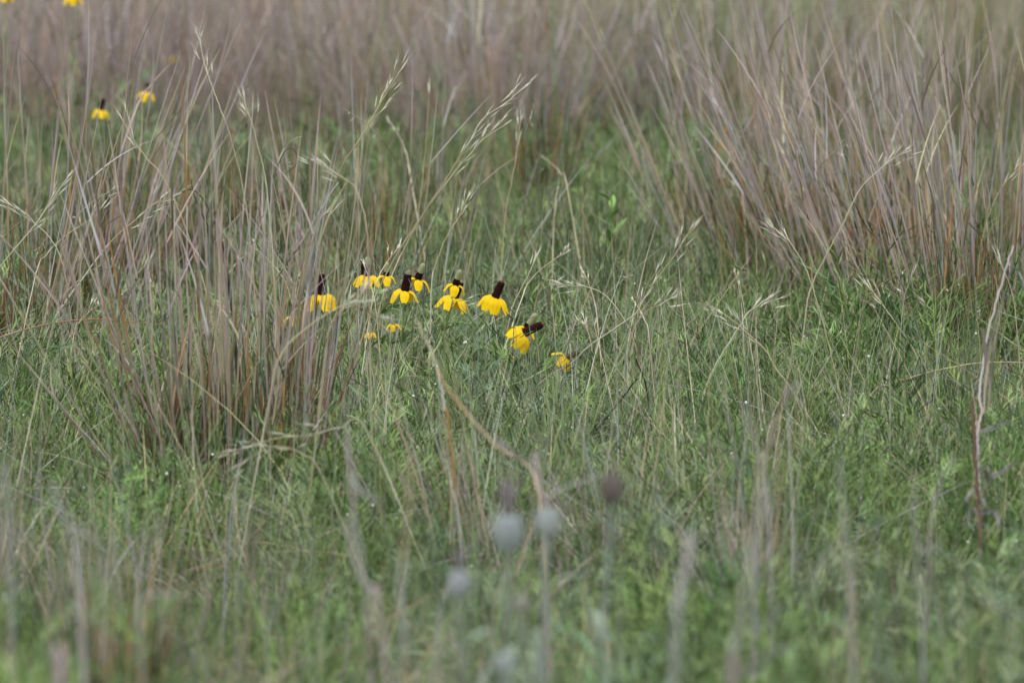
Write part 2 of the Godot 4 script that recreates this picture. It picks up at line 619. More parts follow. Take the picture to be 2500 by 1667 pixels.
# ------------------------------------------------------------------ thistle
func thistle(label: String, centre: Vector2, wide: float, d: float, col: Color, tuft_col: Color, foot_px: float, tuft: float) -> void:
	var c := at(centre.x, centre.y, d)
	var r := wide * d / LENS * 0.5
	var foot := ground_at(foot_px, d)
	var t := thing("thistle", label, "thistle", foot, "thistles in bud")
	var head := c - foot
	var b := Buf.new()
	var prof := PackedVector2Array()
	for a in 13:
		var f := a / 12.0
		prof.append(Vector2(r * pow(sin(PI * clampf(0.08 + f * 0.80, 0, 1)), 0.6) * lerpf(1.05, 0.8, f), lerpf(-r * 1.05, r * 1.25, f)))
	b.lathe(prof, 20, 0.02, col, 0.12, rng)
	# overlapping spine-tipped bracts
	for row in 7:
		var f := 0.1 + row * 0.125
		var y := lerpf(-r * 1.05, r * 1.25, f)
		var rr := r * pow(sin(PI * clampf(0.08 + f * 0.80, 0, 1)), 0.6) * lerpf(1.05, 0.8, f)
		for k in 14:
			var az := TAU * (k + 0.5 * (row % 2)) / 14.0
			var o := Vector3(cos(az), 0, sin(az))
			var g := tint(col, 0.2)
			b.lobe(Vector3(0, y - r * 0.15, 0) + o * rr, (Vector3.UP * 1.0 + o * R(0.15, 0.5)).normalized(), r * 0.55, r * 0.36, o, g)
			b.lobe(Vector3(0, y + r * 0.25, 0) + o * (rr + r * 0.1), (Vector3.UP * R(0.1, 0.6) + o).normalized(), r * 0.3, r * 0.06, Vector3.UP, tint(STRAW, 0.15))
	part("bud", b.mesh(mat.stem), t, Transform3D(Basis(Vector3(R(-1, 1), 0, R(-1, 1)).normalized(), R(0.0, 0.18)), head))
	if tuft > 0.0:
		var tb := Buf.new()
		for k in 60:
			var az := R(0, TAU)
			tb.ribbon(bent(head + Vector3(0, r * 1.05, 0), out_dir(az, R(0, 0.5)), tuft * R(0.6, 1.1), 0.0, Vector3.ZERO, 3), taper(4, 0.0014, 0.0008), Vector3(-sin(az), 0, cos(az)), flat(4, tint(tuft_col, 0.2)))
		part("floret_tuft", tb.mesh(mat.stem), t)
	var sb := Buf.new()
	var keys := PackedVector3Array([head - Vector3(0, r * 0.95, 0), head * Vector3(1.02, 0.7, 1) + Vector3(R(-0.01, 0.01), 0, 0), head * Vector3(0.5, 0.35, 0.6), Vector3(0, -0.004, 0)])
	var line := smooth_line(keys, 6)
	sb.tube(line, taper(line.size(), 0.0022, 0.0036), flat(line.size(), tint(Color(0.30, 0.33, 0.28), 0.1)), 6)
	part("stem", sb.mesh(mat.stem), t)
	for k in 7:
		var p := line[int((0.12 + 0.12 * k) * (line.size() - 1))]
		var az := k * 2.4 + R(-0.4, 0.4)
		var lb := Buf.new()
		var leaf := bent(p, out_dir(az, R(0.5, 1.1)), R(0.05, 0.12), R(0.2, 0.6), Vector3.ZERO, 8)
		var lc := tint(Color(0.27, 0.32, 0.25), 0.15)
		var ws := PackedFloat32Array()
		for q in 9:
			ws.append((0.016 if q % 2 == 0 else 0.008) * (1.0 - q / 9.0) + 0.0008)
		lb.ribbon(leaf, ws, Vector3(-sin(az), 0.1, cos(az)), flat(9, lc))
		part("leaf", lb.mesh(mat.leaf), t)

# ================================================================== scene
func _ready() -> void:
	rng.seed = 20240611
	noise.seed = 7
	noise.frequency = 0.9

	# camera
	var cam := Camera3D.new()
	cam.name = "camera"
	add_child(cam)
	cam.position = Vector3(0, EYE, 0)
	cam.rotation.x = -PITCH
	var lens := CameraAttributesPhysical.new()
	lens.frustum_focal_length = 12.0 / (833.5 / LENS)
	lens.frustum_focus_distance = FOCUS
	lens.frustum_near = 0.5
	lens.frustum_far = 900.0
	lens.exposure_aperture = lens.frustum_focal_length / 38.0
	cam.attributes = lens
	cam.current = true

	# overcast sky
	var env := Environment.new()
	env.background_mode = Environment.BG_SKY
	var sky := Sky.new()
	var sm := ProceduralSkyMaterial.new()
	sm.sky_top_color = Color(0.94, 0.97, 1.0)
	sm.sky_horizon_color = Color(0.56, 0.595, 0.63)
	sm.sky_curve = 0.35
	sm.ground_bottom_color = Color(0.22, 0.23, 0.18)
	sm.ground_horizon_color = Color(0.6, 0.61, 0.6)
	sm.sun_angle_max = 0.0
	sky.sky_material = sm
	env.sky = sky
	env.tonemap_mode = Environment.TONE_MAPPER_LINEAR
	env.tonemap_exposure = 1.64
	env.sdfgi_enabled = true
	env.ssao_enabled = true
	env.ssil_enabled = true
	var we := WorldEnvironment.new()
	we.name = "environment"
	we.environment = env
	add_child(we)
	var sun := DirectionalLight3D.new()
	sun.name = "sun"
	sun.light_energy = 0.4
	sun.light_angular_distance = 30.0
	sun.light_color = Color(1.0, 0.995, 0.985)
	sun.shadow_enabled = true
	sun.rotation = Vector3(deg_to_rad(-62), deg_to_rad(-25), 0)
	add_child(sun)

	# materials
	mat.leaf = vcol(0.6, 0.2, 0.2)
	mat.stem = vcol(0.65, 0.0, 0.3)
	mat.dry = vcol(0.8, 0.0, 0.12)
	mat.cone = vcol(0.85, 0.0, 0.2)
	mat.petal = vcol(0.6, 0.6, 0.25)
	var dew := StandardMaterial3D.new()
	dew.albedo_color = Color(1, 1, 1)
	dew.roughness = 0.0
	dew.refraction_enabled = true
	dew.refraction_scale = 0.033
	mat.dew = dew

	build_ground()
	build_cover()
	build_tussocks()
	build_coneflowers()
	build_stalks()
	build_dead_weeds()
	build_thistles()
	build_forbs()

# ------------------------------------------------------------------ setting
func build_ground() -> void:
	var soil := StandardMaterial3D.new()
	var nt := NoiseTexture2D.new()
	nt.width = 512
	nt.height = 512
	nt.seamless = true
	var fn := FastNoiseLite.new()
	fn.seed = 3
	fn.frequency = 0.02
	fn.fractal_octaves = 5
	nt.noise = fn
	var g := Gradient.new()
	g.set_color(0, Color(0.17, 0.14, 0.10))
	g.set_color(1, Color(0.36, 0.32, 0.22))
	g.add_point(0.5, Color(0.24, 0.24, 0.15))
	nt.color_ramp = g
	soil.albedo_texture = nt
	soil.uv1_triplanar = true
	soil.uv1_world_triplanar = true
	soil.uv1_scale = Vector3.ONE * 1.7
	soil.roughness = 0.95
	var pm := PlaneMesh.new()
	pm.size = Vector2(1200, 1200)
	pm.material = soil
	var o := MeshInstance3D.new()
	o.name = "ground"
	o.mesh = pm
	o.position = Vector3(0, -0.002, -60)
	o.set_meta("kind", "structure")
	o.set_meta("label", "dark soil and matted litter under the meadow plants")
	add_child(o)

func half_width(d: float) -> float:
	return 0.6 + 0.05 * d

func cover_spots(count: int, d0: float, d1: float, wide: float) -> Array:
	# even random places over the strip that the lens looks along; wide is how far past the frame it goes on
	var out := []
	for k in count:
		var d := sqrt(lerpf(d0 * d0, d1 * d1, rng.randf()))
		out.append(Vector2(R(-1, 1) * (0.04 * d + wide), d))
	return out

func near_growth(d: float) -> float:
	# ranker growth towards the camera
	return lerpf(1.3, 1.0, smoothstep(12.3, 15.6, d))

func low_band(d: float) -> float:
	# plants are shorter in a shallow trail that crosses in front of the tussock
	return near_growth(d) * (1.0 - 0.65 * exp(-pow((d - 16.1) / 0.4, 2.0)))

func build_cover() -> void:
	var feathers := []
	for k in 6:
		feathers.append(feather_forb(9, R(0.13, 0.19)))
	var lines := []
	for k in 4:
		lines.append(linear_forb(6, R(0.15, 0.21)))
	var tufts := []
	for k in 5:
		tufts.append(grass_tuft(34, R(0.2, 0.27), [GREEN, LEAF, SAGE, LEAF, OLIVE, SAGE, STRAW], 0.0020, 0.7))
	var wisps := []
	for k in 5:
		wisps.append(thatch(46))
	var tall := []
	for k in 4:
		tall.append(grass_tuft(26, R(0.34, 0.42), [GREEN, DEEP, DEEP, GREEN, OLIVE, LEAF, UMBER, TAN], 0.0038, 0.35))

	var spots := []
	var drops := []
	for p in cover_spots(6800, 11.0, 26.0, 1.4):
		var nz := noise.get_noise_2d(p.x * 1.3, p.y * 0.8)
		if nz < -0.28 or (p.y > 22.0 and rng.randf() < 0.6) or (p.y < 14.6 and rng.randf() < 0.35):
			continue
		var s := R(0.5, 1.25) * low_band(p.y) * (1.0 + nz * 1.1)
		var tr := place(p.x, p.y, s)
		var k := spots.size() % 6
		var sage := noise.get_noise_2d(p.x * 2.0 + 40.0, p.y * 1.2) > 0.08
		var c := shade_free(0.2)
		if sage:
			c = Color(c.r * 1.35, c.g * 1.12, c.b * 1.9)
		spots.append([tr, c])
		if absf(p.y - FOCUS) < 2.2 and absf(p.x) < 1.2:
			for q in feathers[k].tips:
				if rng.randf() < 0.5:
					drops.append([tr * q, Color.WHITE])
	scatter("feathery_ground_cover", "low feathery green forbs carpeting the whole meadow floor", "ground cover", feathers, mat.leaf, spots)

	spots = []
	for p in cover_spots(3000, 11.0, 25.0, 1.4):
		if noise.get_noise_2d(p.x * 1.7 - 20.0, p.y) < 0.0:
			continue
		spots.append([place(p.x, p.y, R(0.6, 1.15) * low_band(p.y)), shade_free(0.2)])
	scatter("narrow_leaf_ground_cover", "short upright green forbs with narrow leaves filling gaps between feathery forbs", "ground cover", lines, mat.leaf, spots)

	spots = []
	for p in cover_spots(4800, 11.0, 30.0, 1.6):
		var tr := place(p.x, p.y, R(0.6, 1.2) * low_band(p.y), 0.3)
		spots.append([tr, shade_free(0.22)])
		if absf(p.y - FOCUS) < 2.2 and absf(p.x) < 1.2:
			for q in tufts[(spots.size() - 1) % 5].tips:
				if rng.randf() < 0.5:
					drops.append([tr * q, Color.WHITE])
	scatter("fine_green_grass", "fine green grass blades growing through the low forbs", "grass", tufts, mat.leaf, spots)

	spots = []
	for p in cover_spots(3000, 11.0, 30.0, 1.6):
		var z := noise.get_noise_2d(p.x * 1.1 + 90.0, p.y * 0.7)
		if absf(p.y - 16.1) < 0.5 or z < -0.05 and rng.randf() < 0.75:
			continue
		spots.append([place(p.x, p.y, R(0.7, 1.5), 0.3), shade_free(0.2)])
	scatter("dry_thatch", "grey and tan fallen grass litter tangled under the green plants", "litter", wisps, mat.dry, spots)

	var threads := []
	for k in 5:
		threads.append(grass_tuft(12, R(0.26, 0.36), [PALE, STRAW, TAN, ASH, PALE], 0.0015, 1.0))
	spots = []
	for p in cover_spots(1700, 16.6, 23.0, 1.4):
		spots.append([place(p.x, p.y, R(0.5, 1.0), 0.5), shade_free(0.15)])
	scatter("dry_grass_threads", "hair-thin pale dry grass threads tangled through the green clearing", "grass", threads, mat.dry, spots)

	var greys := []
	for k in 4:
		greys.append(grass_tuft(30, R(0.26, 0.34), [ASH, TAN, SAGE, MAUVE, OLIVE], 0.0022, 0.5))
	spots = []
	for p in cover_spots(900, 10.5, 17.0, 1.4):
		if noise.get_noise_2d(p.x * 1.6 + 70.0, p.y * 0.6) < 0.12 and not (p.x < -0.35 and p.y < 15.0 and rng.randf() < 0.5):
			continue
		spots.append([place(p.x, p.y, R(0.6, 1.1), 0.3), shade_free(0.15)])
	scatter("dry_grass_wisps", "soft grey and tan grass wisps blurred in the foreground", "grass", greys, mat.dry, spots)

	spots = []
	for p in cover_spots(1700, 19.9, 23.6, 1.6):
		if p.y < 21.0 and noise.get_noise_2d(p.x * 1.5, p.y + 9.0) < 0.05:
			continue
		spots.append([place(p.x, p.y, R(0.4, 0.8), 0.2), shade_free(0.2)])
	scatter("tall_green_grass", "taller mixed green and straw grass behind the yellow flowers", "grass", tall, mat.leaf, spots)

	# the dry grass stand behind
	for k in 26:
		culm_dry.append(culm_buf(0.12))
	for k in 26:
		culm_fresh.append(culm_buf(0.6))
	var stands := []
	for k in 7:
		stands.append(tussock_buf(culm_dry if k < 6 else culm_fresh, 30, 0.46, 0.42))
	spots = []
	for p in cover_spots(420, 24.6, 26.2, 2.2) + cover_spots(3000, 24.6, 46.0, 2.2):
		if p.y < 26.0 and noise.get_noise_2d(p.x * 1.2 + 13.0, p.y) < -0.1:
			continue
		var c := shade_free(0.28)
		if noise.get_noise_2d(p.x * 2.0 + 200.0, p.y * 1.5) > 0.2:
			c = Color(c.r * 0.72, c.g * 0.92, c.b * 0.62)
		spots.append([place(p.x, p.y, R(0.7, 1.25), 0.2), c])
	scatter("tall_dry_grass_stand", "dense stand of tall tan and mauve dry grass across the background", "grass", stands, mat.dry, spots)

	var bead := SphereMesh.new()
	bead.radius = 0.002
	bead.height = 0.004
	bead.radial_segments = 10
	bead.rings = 6
	bead.material = mat.dew
	var mm := MultiMesh.new()
	mm.transform_format = MultiMesh.TRANSFORM_3D
	mm.mesh = bead
	mm.instance_count = drops.size()
	for k in drops.size():
		mm.set_instance_transform(k, Transform3D(Basis.IDENTITY.scaled(Vector3.ONE * R(0.5, 1.1)), drops[k][0]))
	var dn := MultiMeshInstance3D.new()
	dn.name = "dew_drops"
	dn.multimesh = mm
	dn.set_meta("kind", "stuff")
	dn.set_meta("label", "tiny clear dew drops glinting on the blades around the flowers")
	dn.set_meta("category", "dew")
	add_child(dn)
	
func meshes_of(bufs: Array, m: Material) -> Array:
	var o := []
	for b in bufs:
		o.append(b.mesh(m))
	return o

func build_tussocks() -> void:
	culm_dry = meshes_of(culm_dry, mat.dry)
	culm_fresh = meshes_of(culm_fresh, mat.dry)
	for k in 3:
		blade_meshes.append(grass_tuft(60, 0.3, [DEEP, OLIVE, UMBER, RUST, UMBER, DEEP, ORANGE], 0.0036, 0.36).mesh(mat.dry))

	tussock("large tan bunchgrass tussock with dark base standing in front of the flowers", 585, 17.65, 70, 0.56, Vector2(0.0, 0), 0.22, 0.13, 0.65)
	tussock("sparse bunchgrass leaning far left beside the large dark-based tussock", 450, 17.6, 7, 0.51, Vector2(-0.62, 0), 0.22, 0.05, 0.3)
	tussock("bunchgrass of upright tan culms just behind the topmost flower heads", 880, 20.3, 18, 0.52, Vector2(0.02, 0), 0.22, 0.11, 0.3)
	tussock("thin bunchgrass crossing the leftmost flower of the cluster", 745, 18.2, 4, 0.5, Vector2(0.03, 0), 0.12, 0.05, 0.4)
	tussock("tall bunchgrass leaning right at the left edge of the meadow", 90, 20.0, 18, 0.6, Vector2(0.12, 0), 0.2, 0.1, 0.3)
	tussock("mauve bunchgrass beside the arching brown stem, leaning right", 215, 20.6, 16, 0.56, Vector2(0.14, 0), 0.22, 0.09, 0.3)
	tussock("loose bunchgrass at the far left edge, culms crossing low", -30, 19.4, 12, 0.5, Vector2(0.1, 0), 0.4, 0.1, 0.3)
	tussock("short bunchgrass between the mauve one and the large tussock", 400, 20.8, 10, 0.4, Vector2(-0.1, 0), 0.3, 0.08, 0.5)
	tussock("bunchgrass at the right edge with rusty base and green shoots", 2420, 19.7, 58, 0.58, Vector2(-0.05, 0), 0.36, 0.14, 0.6)
	tussock("orange bunchgrass leaning left beside the rusty-based one", 2240, 20.3, 44, 0.56, Vector2(-0.2, 0), 0.3, 0.11, 0.4)
	tussock("bunchgrass with long culms fanning left above the feathery patch", 2050, 20.9, 32, 0.58, Vector2(-0.22, 0), 0.28, 0.1, 0.35)
	tussock("pale bunchgrass, culms leaning left, at the clearing's right side", 1890, 21.2, 28, 0.62, Vector2(-0.26, 0), 0.24, 0.1, 0.3)
	tussock("upright bunchgrass right of the shaded grassy hollow", 1780, 21.9, 26, 0.52, Vector2(-0.1, 0), 0.3, 0.1, 0.4)
	tussock("dense mauve bunchgrass behind the orange leaning one", 2180, 21.8, 40, 0.54, Vector2(-0.08, 0), 0.28, 0.12, 0.25)
	tussock("dense tan bunchgrass behind the rusty-based one at the right edge", 2400, 21.4, 40, 0.56, Vector2(-0.1, 0), 0.28, 0.12, 0.25)
	tussock("broad bunchgrass in the right middle distance, strongly mauve", 2010, 22.6, 40, 0.52, Vector2(-0.06, 0), 0.28, 0.12, 0.25)
	tussock("small bunchgrass with green shoots in the centre middle distance", 1330, 22.9, 10, 0.36, Vector2(0.02, 0), 0.28, 0.09, 0.7)
	tussock("upright tan bunchgrass above the flower cluster in middle distance", 1010, 22.2, 12, 0.38, Vector2(0.05, 0), 0.26, 0.1, 0.4)
	tussock("tan bunchgrass left of centre, behind the large tussock", 640, 21.8, 12, 0.36, Vector2(0.02, 0), 0.3, 0.1, 0.5)
	tussock("bunchgrass near the two distant yellow flowers, upper left", 300, 22.6, 14, 0.4, Vector2(0.1, 0), 0.26, 0.1, 0.35)
	tussock("wispy grey bunchgrass close in front at the lower left, out of focus", 210, 13.6, 24, 0.36, Vector2(0.0, 0), 0.3, 0.1, 0.0)
	tussock("blurred tan bunchgrass wisps beside the grey one at lower left", 330, 14.2, 14, 0.34, Vector2(0.05, 0), 0.3, 0.09, 0.0)

func build_coneflowers() -> void:
	for k in 6:
		petal_meshes.append(petal_buf(1.0, R(0.46, 0.57), R(0.95, 1.3), R(0.02, 0.10)).mesh(mat.petal))
	var olive_tip := Color(0.33, 0.345, 0.19)
	var brown_tip := Color(0.17, 0.085, 0.05)
	var grey_tip := Color(0.26, 0.22, 0.14)
	var V := func(x, y): return Vector2(x, y)
	coneflower("coneflower with tall all-dark cone and wide skirt, leftmost full bloom", V.call(786, 718), V.call(785, 667), 18.9, 0.06, 7, 0.029, [V.call(789, 800), V.call(795, 920)], brown_tip, 0.12)
	coneflower("highest coneflower, dark cone with an olive green tip", V.call(897, 672), V.call(897, 627), 18.95, 0.42, 6, 0.023, [V.call(893, 760), V.call(900, 900)], olive_tip, 0.1)
	coneflower("coneflower hidden behind the highest one, only dark cone showing", V.call(888, 673), V.call(886, 642), 19.1, 0.05, 5, 0.018, [V.call(884, 760), V.call(890, 900)], brown_tip, 0.0)
	coneflower("small coneflower with pale green tip right of the highest one", V.call(942, 672), V.call(946, 640), 18.9, 0.72, 4, 0.018, [V.call(935, 720), V.call(925, 850)], olive_tip, 0.2)
	coneflower("coneflower with long dark cone tilted right at the cluster's middle", V.call(988, 708), V.call(998, 660), 18.75, 0.2, 5, 0.024, [V.call(984, 780), V.call(975, 920)], grey_tip, 0.14)
	coneflower("coneflower with two broad petals and tilted green-tipped cone", V.call(1020, 680), V.call(1034, 643), 18.85, 0.6, 4, 0.021, [V.call(1010, 750), V.call(1000, 900)], olive_tip, 0.2)
	coneflower("upper flower of the overlapping pair, green-tipped cone", V.call(1112, 694), V.call(1123, 659), 18.7, 0.62, 4, 0.018, [V.call(1103, 745), V.call(1070, 880)], olive_tip, 0.25)
	coneflower("lower flower of the overlapping pair, wide drooping petals", V.call(1110, 725), V.call(1127, 684), 18.78, 0.12, 6, 0.026, [V.call(1092, 775), V.call(1062, 850), V.call(1045, 930)], grey_tip, 0.1)
	coneflower("coneflower with thick dark cone leaning right, rightmost upright bloom", V.call(1209, 725), V.call(1227, 684), 18.7, 0.12, 7, 0.027, [V.call(1188, 765), V.call(1140, 845), V.call(1095, 930)], brown_tip, 0.16)
	coneflower("small green-tipped coneflower behind the strongly tilted dark cone", V.call(1286, 800), V.call(1309, 765), 18.75, 0.75, 5, 0.017, [V.call(1262, 835), V.call(1200, 890), V.call(1130, 950)], olive_tip, 0.1)
	coneflower("coneflower with dark cone tilted nearly sideways to the right", V.call(1279, 813), V.call(1328, 789), 18.65, 0.1, 6, 0.028, [V.call(1252, 835), V.call(1180, 900), V.call(1105, 965)], brown_tip, 0.1)
	coneflower("lowest small coneflower with brown-green cone pointing right", V.call(1384, 873), V.call(1414, 858), 18.6, 0.999, 5, 0.020, [V.call(1355, 890), V.call(1290, 925), V.call(1200, 980)], Color(0.15, 0.12, 0.07), 0.1)
	coneflower("young coneflower with green cone and two stubby petals, below the cluster", V.call(960, 791), V.call(959, 768), 18.8, 1.0, 5, 0.0125, [V.call(955, 840), V.call(950, 930)], olive_tip, 0.2)
	coneflower("youngest coneflower with tiny pale yellow petals just opening", V.call(904, 811), V.call(904, 789), 18.8, 1.0, 6, 0.011, [V.call(903, 850), V.call(905, 940)], Color(0.36, 0.40, 0.24), 0.1)
	coneflower("coneflower half hidden behind the tussock's culms", V.call(717, 772), V.call(716, 738), 18.9, 0.1, 4, 0.018, [V.call(716, 830), V.call(720, 940)], brown_tip, 0.1)
	coneflower("green coneflower bud on a thin stem below the dark cone", V.call(1029, 769), V.call(1029, 752), 18.75, 1.0, 0, 0.01, [V.call(1031, 830), V.call(1040, 920)], Color(0.2, 0.27, 0.11), 0.0, "coneflower buds")
	coneflower("green coneflower bud with bent stem near the blurred tan stalk", V.call(1151, 873), V.call(1156, 855), 18.6, 1.0, 0, 0.01, [V.call(1141, 890), V.call(1120, 940)], Color(0.2, 0.26, 0.14), 0.0, "coneflower buds")
	coneflower("greyish coneflower bud below the sideways cone with first petals", V.call(1250, 867), V.call(1253, 847), 18.6, 1.0, 2, 0.006, [V.call(1235, 880), V.call(1180, 925)], Color(0.2, 0.25, 0.15), 0.0, "coneflower buds")
	coneflower("small green bud against the middle coneflower's petals", V.call(981, 695), V.call(981, 682), 18.9, 1.0, 0, 0.01, [V.call(981, 760), V.call(985, 880)], Color(0.25, 0.28, 0.17), 0.0, "coneflower buds")
	# distant ones
	coneflower("distant blurred coneflower low at the upper left", V.call(246, 268), V.call(252, 238), 22.6, 0.1, 5, 0.019, [V.call(244, 330), V.call(246, 400)], brown_tip, 0.1)
	coneflower("distant blurred coneflower with hanging petals, upper left", V.call(356, 224), V.call(358, 200), 22.4, 0.1, 5, 0.019, [V.call(356, 300), V.call(352, 400)], brown_tip, 0.1)
	coneflower("faint distant coneflower deep in the dry grass stand", V.call(427, 135), V.call(427, 105), 25.4, 0.1, 5, 0.019, [V.call(427, 220), V.call(424, 320)], brown_tip, 0.1)
	coneflower("distant coneflower cut by the top edge, left part", V.call(176, -10), V.call(176, -40), 23.2, 0.1, 5, 0.019, [V.call(176, 100), V.call(180, 260)], brown_tip, 0.1)
	coneflower("distant coneflower in the upper left corner", V.call(10, -14), V.call(10, -40), 23.2, 0.1, 5, 0.019, [V.call(10, 100), V.call(12, 260)], brown_tip, 0.1)

func build_stalks() -> void:
	for k in 8:
		spikelet_meshes.append(spikelet_buf().mesh(mat.dry))
	var V := func(a): 
		var o := []
		for k in range(0, a.size(), 2):
			o.append(Vector2(a[k], a[k + 1]))
		return o
	var pale := [STRAW, PALE.lerp(STRAW, 0.5), TAN]
	var g := "seed-headed grass stalks"
	var list := [
		["seed-headed grass stalk leaning right above the leftmost flowers", [975, 175, 938, 235, 911, 282, 872, 349, 830, 413, 770, 560, 720, 740], 18.5, 14, 0.34],
		["long seed-headed grass stalk sweeping up right from the highest coneflower", [1275, 217, 1230, 255, 1179, 289, 1148, 342, 1088, 437, 1028, 529, 950, 655, 890, 800], 18.9, 18, 0.5],
		["second stalk bundled along the long sweeping one, slightly lower", [1228, 308, 1180, 340, 1140, 385, 1090, 445, 1020, 545, 960, 665, 915, 800], 18.95, 12, 0.45],
		["short seed-headed grass stalk above the overlapping flower pair", [1140, 485, 1120, 530, 1105, 553, 1080, 600, 1055, 680, 1050, 800], 19.1, 8, 0.3],
		["upright thin grass stalk with reddish tip in the middle distance", [1271, 293, 1262, 360, 1257, 402, 1236, 508, 1225, 640, 1215, 800], 20.2, 7, 0.3],
		["nodding seed-headed stalk highest at the upper left", [485, 95, 497, 150, 512, 198, 533, 254, 560, 330, 590, 450, 615, 640], 18.2, 9, 0.35],
		["seed-headed stalk beside the curled dry blade", [593, 243, 605, 275, 617, 310, 635, 381, 646, 430, 660, 560, 672, 760], 18.0, 9, 0.35],
		["straw stalk leaning left with drooping head, left of the tussock", [300, 296, 325, 342, 360, 390, 388, 420, 430, 500, 480, 640, 520, 800], 18.3, 8, 0.28],
		["seed-headed stalk sloping right at the left, over the feathery plants", [422, 480, 370, 501, 339, 529, 268, 591, 200, 680, 138, 767, 100, 850], 18.7, 12, 0.4],
		["seed-headed stalk crossing the left bunchgrass, tip at upper right", [159, 440, 118, 500, 77, 557, 0, 649, -60, 740, -100, 840], 18.9, 10, 0.4],
		["low seed-headed stalk at the left edge, spreading sideways", [19, 498, 60, 520, 84, 545, 120, 580, 150, 640, 170, 760], 19.0, 9, 0.4],
		["seed-headed stalk among the right bunchgrass, tip nodding right", [2203, 374, 2165, 400, 2139, 423, 2100, 462, 2055, 553, 1984, 694, 1963, 800], 19.2, 12, 0.34],
		["forked pale stalk whose head points left, right of the clearing", [1889, 556, 1910, 575, 1931, 592, 1960, 640, 1980, 687, 2016, 810, 2047, 941, 2062, 1008], 18.7, 12, 0.36],
		["short seed head pointing right in the right-hand feathery patch", [1871, 733, 1845, 750, 1825, 765, 1804, 800, 1755, 878, 1720, 960], 18.5, 10, 0.36],
		["bundle-headed stalk leaning left in the right-hand green patch", [1765, 765, 1800, 790, 1825, 814, 1868, 853, 1899, 906, 1945, 976], 18.4, 12, 0.5],
		["grey seed head leaning left below the orange bunchgrass", [2125, 701, 2150, 735, 2171, 765, 2213, 825, 2250, 900], 19.0, 9, 0.45],
		["long straw stalk slanting right, passing beside the lowest coneflower", [1690, 555, 1665, 595, 1641, 632, 1595, 693, 1569, 736, 1546, 770, 1439, 844, 1397, 885, 1300, 960], 18.6, 16, 0.5],
		["seed head reaching left across the clearing's centre", [1371, 695, 1405, 698, 1437, 702, 1480, 723, 1530, 790, 1560, 880], 18.9, 8, 0.4],
		["seed-tipped green stalk right of the thick dark cone", [1308, 630, 1295, 660, 1280, 690, 1255, 740, 1240, 800], 18.9, 6, 0.35],
		["low seed head opening right under the slanting straw stalk", [1640, 728, 1610, 745, 1580, 760, 1555, 790, 1535, 850, 1525, 930], 18.6, 9, 0.4],
		["seed-headed stalk at the right edge, nodding over the bunchgrass", [2490, 410, 2460, 440, 2430, 490, 2400, 580, 2385, 720], 19.8, 9, 0.35],
		["soft blurred seed head crossing in front of the leftmost bloom", [890, 706, 868, 732, 850, 740, 812, 758, 745, 803, 690, 860, 660, 960], 16.9, 12, 0.5],
		["soft blurred seed head hanging right above the young coneflower", [930, 790, 905, 765, 880, 750, 850, 745, 810, 790, 790, 900], 16.8, 9, 0.4],
		["fuzzy blurred head above the tussock, nodding right", [780, 400, 820, 425, 860, 450, 880, 490, 895, 560, 900, 700], 17.6, 12, 0.35],
		["thin straight straw stalk in the centre background with plain tip", [1046, 225, 1043, 300, 1035, 400, 1022, 520, 1012, 640], 20.6, 2, 0.1],
		["blurred tan seed stalk fallen low across the tussock's foot", [560, 1105, 620, 1085, 690, 1068, 760, 1062, 830, 1045, 900, 1060], 16.7, 10, 0.7],
		["forked pale blurred stalk lying across the tussock's dark base", [590, 1130, 640, 1100, 680, 1090, 740, 1110, 790, 1170], 16.6, 7, 0.6],
	]
	for s in list:
		stalk("seeding_grass_stalk", s[0], "grass stalk", V.call(s[1]), s[2], s[2] - 0.05, 0.0006, 0.0011, pale, s[3], s[4], g)
	# small ones nobody could tell apart, in the clearing
	for k in 20:
		var x := R(900, 2450)
		var y := R(560, 820)
		var l := R(60, 170)
		var q := R(-1.2, 1.2)
		stalk("seeding_grass_stalk", "short thin seed-headed grass stalk among many in the green clearing", "grass stalk", [Vector2(x, y), Vector2(x - q * l * 0.3, y + l * 0.2), Vector2(x - q * l * 0.6, y + l * 0.5), Vector2(x - q * l * 0.8, y + l)], R(18.2, 19.8), R(18.3, 19.6), 0.0005, 0.0008, pale, 3 + rng.randi() % 6, R(0.3, 0.5), "short seeding stalks in the clearing")
	for k in 17:
		var x := R(60, 900)
		var y := R(430, 760)
		var l := R(80, 200)
		var q := R(-1.0, 1.2)
		stalk("seeding_grass_stalk", "thin seed-headed grass stalk scattered between the left tussocks", "grass stalk", [Vector2(x, y), Vector2(x - q * l * 0.3, y + l * 0.2), Vector2(x - q * l * 0.6, y + l * 0.5), Vector2(x - q * l * 0.8, y + l)], R(18.0, 19.8), R(18.2, 19.6), 0.0005, 0.0008, pale, 3 + rng.randi() % 6, R(0.3, 0.5), "seeding stalks between the left tussocks")
	for k in 17:
		var x := R(700, 2300)
		var y := R(250, 520)
		var l := R(80, 200)
		var q := R(-1.0, 1.2)
		stalk("seeding_grass_stalk", "slightly blurred seed-headed stalk in the middle-distance grass", "grass stalk", [Vector2(x, y), Vector2(x - q * l * 0.3, y + l * 0.2), Vector2(x - q * l * 0.6, y + l * 0.5), Vector2(x - q * l * 0.8, y + l)], R(20.0, 22.0), R(20.2, 21.8), 0.0006, 0.001, pale, 3 + rng.randi() % 6, R(0.3, 0.5), "seeding stalks in the middle distance")

	# dry and dark single stems
	var dark := [DARKSTEM, Color(0.06, 0.05, 0.045)]
	stalk("dark_stem", "thin black bare stem standing above the large tussock", "stem", V.call([467, 438, 470, 466, 489, 517, 527, 594, 542, 632, 560, 720]), 17.9, 17.9, 0.0007, 0.0014, dark, 0, 0)
